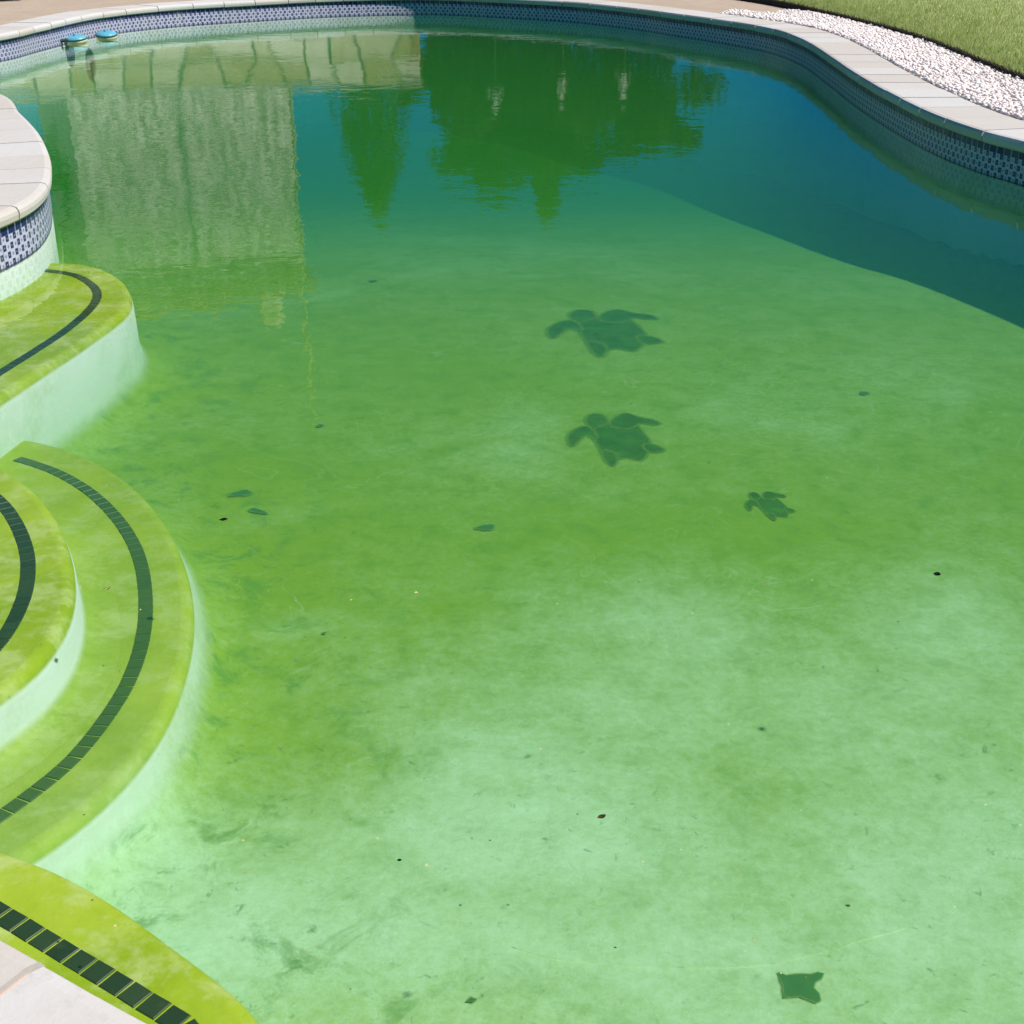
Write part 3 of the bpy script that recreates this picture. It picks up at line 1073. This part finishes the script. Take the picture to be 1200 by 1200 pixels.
def leaf_mesh(name, L, W, mat, curl=0.2, lobes=0):
    bm = bmesh.new()
    k = 10
    rows = []
    for i in range(k + 1):
        t = i / k
        x = (t - 0.5) * L
        wv = W * 0.5 * math.sin(math.pi * min(max(t, 0.03), 0.97)) ** 0.8 * (1 + 0.25 * math.sin(t * 17) * lobes)
        zc = curl * L * (t - 0.5) ** 2
        rows.append([bm.verts.new((x, -wv, zc + 0.12 * wv)), bm.verts.new((x, 0, zc)), bm.verts.new((x, wv, zc + 0.12 * wv))])
    for a, b in zip(rows, rows[1:]):
        for i in range(2):
            bm.faces.new((a[i], b[i], b[i + 1], a[i + 1])).smooth = True
    bmesh.ops.solidify(bm, geom=list(bm.faces), thickness=0.004)
    return bm

def debris(px, py, L, W, mat, name, label, cat, sunk=True, rot=0.0):
    z = -0.6
    if sunk:
        for _ in range(4):
            c = P(px, py, z)
            z = float(floor_z(np.array(c[0]), np.array(c[1])))
        z += 0.008
    else:
        z = 0.003
    c = P(px, py, z)
    if sunk:
        k = 14
        ph = random.uniform(0, 6)
        pl = []
        for i in range(k):
            a_ = 2 * math.pi * i / k
            q = 1 + 0.16 * math.sin(3 * a_ + ph) + 0.10 * math.sin(5 * a_ + 2 * ph)
            x, y = L * 0.36 * q * math.cos(a_), W * 0.28 * q * math.sin(a_)
            pl.append((x * math.cos(rot) - y * math.sin(rot), x * math.sin(rot) + y * math.cos(rot)))
        tmp = empty('spot', (c[0], c[1], z - 0.008))
        o = piece(name, np.array(pl), 0.006, tmp, 'hazed_leaf', min(L, W) * 0.3)
        o.parent = None
        o.location = (c[0], c[1], z - 0.008)
        bpy.data.objects.remove(tmp)
    else:
        o = obj(name, leaf_mesh(name, L, W, mat, 0.25, 0), mat, loc=(c[0], c[1], z))
        o.rotation_euler = (random.uniform(-.08, .08), random.uniform(-.08, .08), rot)
    tag(o, label, cat)
G = 'dark_leaf'
debris(283, 577, 0.13, 0.10, G, 'sunken_leaf', 'broad dark leaf sunk on the floor beside the lower step, nearer the ledge', 'leaf', True, 0.3)
debris(302, 598, 0.13, 0.06, G, 'sunken_leaf', 'narrow faint leaf sunk just below the broad one beside the lower step', 'leaf', True, -0.5)
debris(570, 617, 0.11, 0.09, G, 'sunken_leaf', 'lone dark leaf sunk midway between the steps and the smallest turtle', 'leaf', True, 0.2)
debris(1013, 460, 0.07, 0.08, G, 'sunken_leaf', 'small dark leaf on the floor near the edge of the wall shadow', 'leaf', True, 0.6)
debris(437, 329, 0.08, 0.09, G, 'sunken_leaf', 'tiny dark leaf on the deep floor beyond the turtles', 'leaf', True, 0.0)
debris(375, 498, 0.05, 0.06, G, 'sunken_leaf', 'tiny dark leaf on the floor between ledge and turtles', 'leaf', True, 0.9)
debris(553, 1171, 0.035, 0.03, G, 'sunken_leaf', 'small roundish dark leaf on the pale floor near the black-tiled ledge', 'leaf', True, 0.2)
debris(380, 741, 0.03, 0.03, G, 'sunken_leaf', 'speck of dark leaf on the floor off the widest step', 'leaf', True, 0.7)
debris(262, 609, 0.026, 0.022, 'black_seed', 'floating_seed', 'round black seed floating beside the lower step', 'seed', False)
debris(1098, 673, 0.024, 0.020, 'black_seed', 'floating_seed', 'round black seed floating over open green water', 'seed', False, 1.0)
debris(705, 957, 0.020, 0.012, 'brown_leaf', 'floating_leaf', 'tiny brown leaf floating over the palest patch of floor', 'leaf', False, 0.4)
debris(125, 690, 0.024, 0.014, 'yellow_leaf', 'floating_leaf', 'tiny pale yellow leaf floating over the lower step', 'leaf', False, 1.2)
debris(468, 1008, 0.010, 0.008, 'black_seed', 'floating_seed', 'pinhead black seed floating near the pale floor patch', 'seed', False, 0.2)

def specks():
    v = []
    n = 0
    while n < 100:
        px, py = random.uniform(60, 1200), random.uniform(330, 1200)
        x, y = P(px, py, 0.0015)
        ss = random.uniform(0.0012, 0.0035) * (1.5 if random.random() < 0.1 else 1)
        a = random.uniform(0, 6.28)
        k = 5
        v += [(x + ss * random.uniform(.6, 1.3) * math.cos(a + 6.283 * i / k), y + ss * random.uniform(.6, 1.3) * math.sin(a + 6.283 * i / k), 0.0015 + ss * 0.2 * (i % 2)) for i in range(k)]
        n += 1
    return obj('pollen_specks', tri_mesh('pollen_specks', np.array(v), 5, 'pollen'))
def pollen():
    t = NT('pollen')
    n = t.noise(9, 2, 0.5, t.pos())
    t.principled(t.mix(t.ramp(n, 0.46, 0.54), (0.05, 0.07, 0.02), (0.55, 0.52, 0.25)), 0.8, None, 0.2)
pollen()
tag(specks(), 'scattered pollen and dust specks floating on the green water', 'pollen', kind='stuff')

# ------------------------------------------------------------------ beyond the far edge (seen in the water's mirror)
def garden_wall():
    x0, x1, y, z0, z1 = -11.0, -1.6, 25.6, DECK - 0.04, 1.62
    w_ = empty('garden_wall', ((x0 + x1) / 2, y, z0))
    cx = (x0 + x1) / 2
    obj('wall_core', box_bm(x0 - cx, x1 - cx, 0.06, 0.40, 0, z1 - z0), 'wall_mortar', w_)
    nx, nz = 17, 3
    gx = np.zeros((nx + 1, nz + 1))
    gz = np.zeros((nx + 1, nz + 1))
    for i in range(nx + 1):
        for j in range(nz + 1):
            gx[i, j] = (x0 - cx) + (x1 - x0) * i / nx + (random.uniform(-.24, .24) if 0 < i < nx else 0)
            gz[i, j] = (z1 - z0) * j / nz + (random.uniform(-.12, .12) if 0 < j < nz else 0)
    for i in range(nx):
        for j in range(nz):
            q = [(gx[i, j], gz[i, j]), (gx[i + 1, j], gz[i + 1, j]), (gx[i + 1, j + 1], gz[i + 1, j + 1]), (gx[i, j + 1], gz[i, j + 1])]
            c = np.mean(q, 0)
            q = [tuple(c + (np.array(p) - c) * 0.90) for p in q]
            dpt = random.uniform(0.0, 0.04)
            bm = bmesh.new()
            fr = [bm.verts.new((a, dpt, b)) for a, b in q]
            bk = [bm.verts.new((a, 0.09, b)) for a, b in q]
            bm.faces.new(fr)
            for k in range(4):
                bm.faces.new((fr[k], bk[k], bk[(k + 1) % 4], fr[(k + 1) % 4]))
            bmesh.ops.recalc_face_normals(bm, faces=list(bm.faces))
            obj('stone', bm, 'yellow_flagstone', w_)
    for k in range(8):
        a = (x0 - cx) - 0.05 + k * (x1 - x0 + 0.1) / 8
        obj('cap_stone', box_bm(a + 0.006, a + (x1 - x0 + 0.1) / 8 - 0.006, 0.0, 0.46, z1 - z0, z1 - z0 + 0.07, 0.01), 'coping_limestone', w_)
    w_.rotation_euler = (0, 0, math.radians(14))
    tag(w_, 'low garden wall of yellowish flagstones behind the far pool edge, mirrored', 'wall')
garden_wall()

def house():
    bx, by = -7.5, 31.5
    h = empty('house', (bx, by, DECK - 0.04))
    W2, D, HT = 2.55, 7.0, 7.0
    ww = box_bm(-W2, W2, 0, D, 0, HT)
    obj('wall', ww, 'roughcast_render', h)
    bm = bmesh.new()
    a = [(-W2 - .35, -.35, HT), (W2 + .35, -.35, HT), (W2 + .35, D + .35, HT), (-W2 - .35, D + .35, HT), (-.4, 2.2, HT + 0.9), (.4, 4.6, HT + 0.9)]
    vs = [bm.verts.new(p) for p in a]
    for f in ((0, 1, 5, 4), (1, 2, 5), (2, 3, 4, 5), (3, 0, 4), (3, 2, 1, 0)):
        bm.faces.new([vs[i] for i in f])
    rf = obj('roof', bm, 'roof_clay', h)
    obj('chimney', box_bm(1.85, 2.35, 1.6, 2.1, HT - .2, HT + 1.3, 0.02), 'roughcast_render', rf)
    for wy, wz in ((1.6, 5.2), (4.4, 5.2)):          # windows of the sunny side wall
        f_ = obj('window', box_bm(W2 - 0.03, W2 + 0.04, wy - .45, wy + .45, wz - .6, wz + .6, 0.01), 'white_paint', h)
        for sy in (-0.21, 0.21):
            obj('pane', box_bm(W2 + 0.03, W2 + 0.055, wy + sy - .18, wy + sy + .18, wz - .52, wz + .52), 'window_glass', f_)
    d_ = obj('door', box_bm(-2.2, -1.3, -0.05, 0.03, 0.02, 2.1, 0.01), 'wood_brown', h)
    obj('handle', lathe_bm([(0, 0), (0.03, 0.01), (0.03, 0.05), (0, 0.06)], 10), 'grey_metal', d_, (-1.4, -0.10, 1.0))
    # terrace slab edge in front of the facade
    obj('terrace_edge', box_bm(-4.5, 4.2, -2.6, -2.35, 1.62, 1.80, 0.02), 'coping_limestone', h)
    obj('terrace', box_bm(-4.4, 4.1, -2.36, -0.003, 0.0, 1.70), 'wall_mortar', h)
    h.rotation_euler = (0, 0, math.radians(24))
    tag(h, 'pale roughcast two-storey house mirrored in the water', 'house')
house()

def mast(x, y, z, label):
    r = empty('mast', (x, y, DECK - 0.04))
    obj('pole', lathe_bm([(0.04, 0), (0.03, z), (0, z + 0.02)], 10), 'grey_metal', r)
    obj('base_plate', lathe_bm([(0.2, 0), (0.2, 0.05), (0.06, 0.08)], 14), 'grey_metal', r)
    tag(r, label, 'pole')
mast(-4.95, 30.9, 10.2, 'slim pale pole beside the right corner of the mirrored house')

def leaves(N, centre_fn, size, name, mat):
    """N small leaf quads placed by centre_fn(N) -> (N,3)"""
    c = centre_fn(N)
    N = len(c)
    u = rng.normal(size=(N, 3))
    u /= np.linalg.norm(u, axis=1, keepdims=True)
    t = rng.normal(size=(N, 3))
    v = np.cross(u, t)
    v /= np.linalg.norm(v, axis=1, keepdims=True)
    s = rng.uniform(0.6, 1.3, N)[:, None] * size
    q = np.stack([c - u * s, c + v * s * 0.45, c + u * s, c - v * s * 0.45], 1)
    return tri_mesh(name, q.reshape(-1, 3), 4, mat)

def trunk_bm(h, r0, r1, limbs):
    bm = bmesh.new()
    def limb(p0, p1, a, b, seg=8, k=5):
        p0, p1 = Vector(p0), Vector(p1)
        ax = (p1 - p0).normalized()
        s = ax.orthogonal().normalized()
        t = ax.cross(s)
        rings = []
        for i in range(k + 1):
            f = i / k
            c = p0.lerp(p1, f) + (s * random.uniform(-1, 1) + t * random.uniform(-1, 1)) * a * 0.25 * (0 < i < k)
            r = a + (b - a) * f
            rings.append([bm.verts.new(c + (s * math.cos(2 * math.pi * j / seg) + t * math.sin(2 * math.pi * j / seg)) * r) for j in range(seg)])
        for A, B in zip(rings, rings[1:]):
            for j in range(seg):
                bm.faces.new((A[j], A[(j + 1) % seg], B[(j + 1) % seg], B[j])).smooth = True
    limb((0, 0, 0), (0, 0, h), r0, r1)
    for p0, p1, a in limbs:
        limb(p0, p1, a, a * 0.3)
    return bm

def cypress(x, y, h, wd, label, lean=0.0):
    r = empty('cypress_tree', (x, y, DECK - 0.04))
    obj('trunk', trunk_bm(h * 0.85, 0.16, 0.03, []), 'bark', r)
    def f(N):
        t = rng.random(N) ** 0.8
        rad = wd * 0.5 * np.sin(np.pi * np.clip(t * 0.93 + 0.07, 0, 1)) ** 0.7 * (1 - t * 0.35)
        a = rng.uniform(0, 6.283, N)
        rr = rad * np.sqrt(rng.random(N)) * (1 + 0.22 * np.sin(a * 5 + t * 23))
        return np.stack([rr * np.cos(a) + lean * t * h, rr * np.sin(a), 0.2 + t * h], 1)
    obj('crown', leaves(4200, f, 0.10, 'crown', 'cypress_leaf'), parent=r)
    tag(r, label, 'tree', 'trees beyond the far edge')

def broad(x, y, h, wd, label, seed):
    r = empty('broadleaf_tree', (x, y, DECK - 0.04))
    rs = np.random.default_rng(seed)
    cl = []
    limbs = []
    for k in range(16):
        a = rs.uniform(0, 6.283)
        rad = wd * 0.42 * math.sqrt(rs.random())
        zz = h * rs.uniform(0.42, 0.9)
        rad *= 1.05 - 0.5 * (zz / h - 0.42)
        c = (rad * math.cos(a), rad * math.sin(a), zz)
        cl.append((*c, wd * rs.uniform(0.09, 0.16)))
        if k < 8:
            limbs.append(((0, 0, h * 0.3), c, 0.07))
    obj('trunk', trunk_bm(h * 0.6, 0.2, 0.08, limbs), 'bark', r)
    cl = np.array(cl)
    def f(N):
        i = rng.integers(0, len(cl), N)
        d = rng.normal(size=(N, 3))
        d /= np.linalg.norm(d, axis=1, keepdims=True)
        return cl[i, :3] + d * (cl[i, 3] * rng.random(N) ** 0.4)[:, None] * np.array([1.15, 1.15, 0.85])
    obj('crown', leaves(5500, f, 0.11, 'crown', 'broad_leaf'), parent=r)
    tag(r, label, 'tree', 'trees beyond the far edge')

def refl(px, D):
    """sideways place of something at distance D that the mirror shows in column px"""
    return (px - 600) / F * (D * CP - 2.0 * SP)
cypress(refl(410, 33), 33, 5.3, 2.1, 'dark pointed cypress next to the house, mirrored in the pool', 0.05)
cypress(refl(560, 30), 30, 4.0, 1.8, 'shorter dark cypress mirrored between the house and the broad trees')
cypress(refl(645, 31), 31, 4.9, 1.5, 'tall slim cypress mirrored beside the broad trees')
broad(refl(600, 29), 29, 4.2, 4.2, 'broad leafy tree mirrored beside the slim cypress', 3)
broad(refl(735, 29), 29, 3.9, 4.0, 'broad leafy tree mirrored against blue sky', 5)
broad(refl(45, 33), 33, 8.5, 5.0, 'bushy tree mirrored on the far side of the house', 12)
broad(refl(505, 36), 36, 3.6, 3.0, 'low bushy tree mirrored behind the shorter cypress', 8)

def hedge(x0, x1, y, h, label):
    r = empty('hedge', ((x0 + x1) / 2, y, DECK - 0.04))
    def f(N):
        return np.stack([rng.uniform(x0, x1, N) - (x0 + x1) / 2, rng.normal(0, 0.25, N), h * rng.random(N) ** 0.7 * (1 + 0.08 * np.sin(rng.uniform(x0, x1, N) * 3))], 1)
    obj('foliage', leaves(9000, f, 0.08, 'foliage', 'hedge_leaf'), parent=r)
    bm = bmesh.new()
    for k in range(12):
        xx = (x1 - x0) * (k + 0.5) / 12 - (x1 - x0) / 2
        a = [bm.verts.new((xx + 0.03 * math.cos(q), 0.03 * math.sin(q), 0)) for q in (0, 2.1, 4.2)]
        b = [bm.verts.new((xx + 0.015 * math.cos(q), 0.015 * math.sin(q), h * 0.8)) for q in (0, 2.1, 4.2)]
        for i in range(3):
            bm.faces.new((a[i], a[(i + 1) % 3], b[(i + 1) % 3], b[i]))
    st = obj('stems', bm, 'bark', r)
    st['kind'] = 'stuff'
    tag(r, label, 'hedge')
hedge(-1.5, 3.0, 25.8, 1.75, 'dark clipped hedge along the far end of the pool')

def yucca(px, D, h, label):
    x = refl(px, D)
    r = empty('flowering_plant', (x, D, DECK - 0.04))
    bm = bmesh.new()
    for k in range(22):
        a = random.uniform(0, 6.283)
        L = random.uniform(0.35, 0.55)
        e = random.uniform(0.3, 1.2)
        d = Vector((math.cos(a) * math.cos(e), math.sin(a) * math.cos(e), math.sin(e)))
        s = Vector((-math.sin(a), math.cos(a), 0)) * 0.02
        p = [bm.verts.new(v) for v in (s, -s, d * L * 0.6 - s, d * L, d * L * 0.6 + s)]
        bm.faces.new(p)
    obj('leaf_rosette', bm, 'yucca_leaf', r)['kind'] = 'stuff'
    obj('stalk', lathe_bm([(0.02, 0), (0.015, h), (0, h + 0.02)], 8), 'yucca_leaf', r)
    def f(N):
        t = rng.random(N)
        a = rng.uniform(0, 6.283, N)
        rr = 0.17 * (1 - t * 0.7) * np.sqrt(rng.random(N)) * (1 + 0.5 * np.sin(t * 15))
        return np.stack([rr * np.cos(a), rr * np.sin(a), h - 0.30 + t * 0.40], 1)
    obj('blossom', leaves(70, f, 0.05, 'blossom', 'petal_white'), parent=r)
    r.scale = (0.7, 0.7, 1.0)
    tag(r, label, 'plant', 'white flowering plants by the far edge')
yucca(578, 24.6, 1.55, 'white-blossomed plant mirrored next to the shorter cypress')
yucca(665, 24.4, 1.35, 'white-blossomed plant mirrored in front of the slim cypress')
yucca(745, 23.2, 1.10, 'white-blossomed plant mirrored below the broad tree on the sky side')

def boulder(px, py, s, label):
    x, y = P(px, py, DECK)
    bm = bmesh.new()
    bmesh.ops.create_icosphere(bm, subdivisions=3, radius=1)
    ph = [random.uniform(0, 6) for _ in range(6)]
    for v in bm.verts:
        c = v.co
        k = 1 + 0.16 * math.sin(c.x * 3 + ph[0]) * math.sin(c.y * 3.3 + ph[1]) + 0.10 * math.sin(c.z * 5 + ph[2] + c.x * 4) + 0.05 * math.sin(9 * c.y + ph[3])
        v.co = Vector((c.x * 1.25, c.y * 0.95, c.z * 0.7)) * k * s
    o = obj('boulder', bm, 'grey_boulder', loc=(x, y, DECK - 0.03 + s * 0.35))
    tag(o, label, 'rock')
boulder(0, -2, 0.24, 'dark grey boulder on the sandy ground behind the far coping')
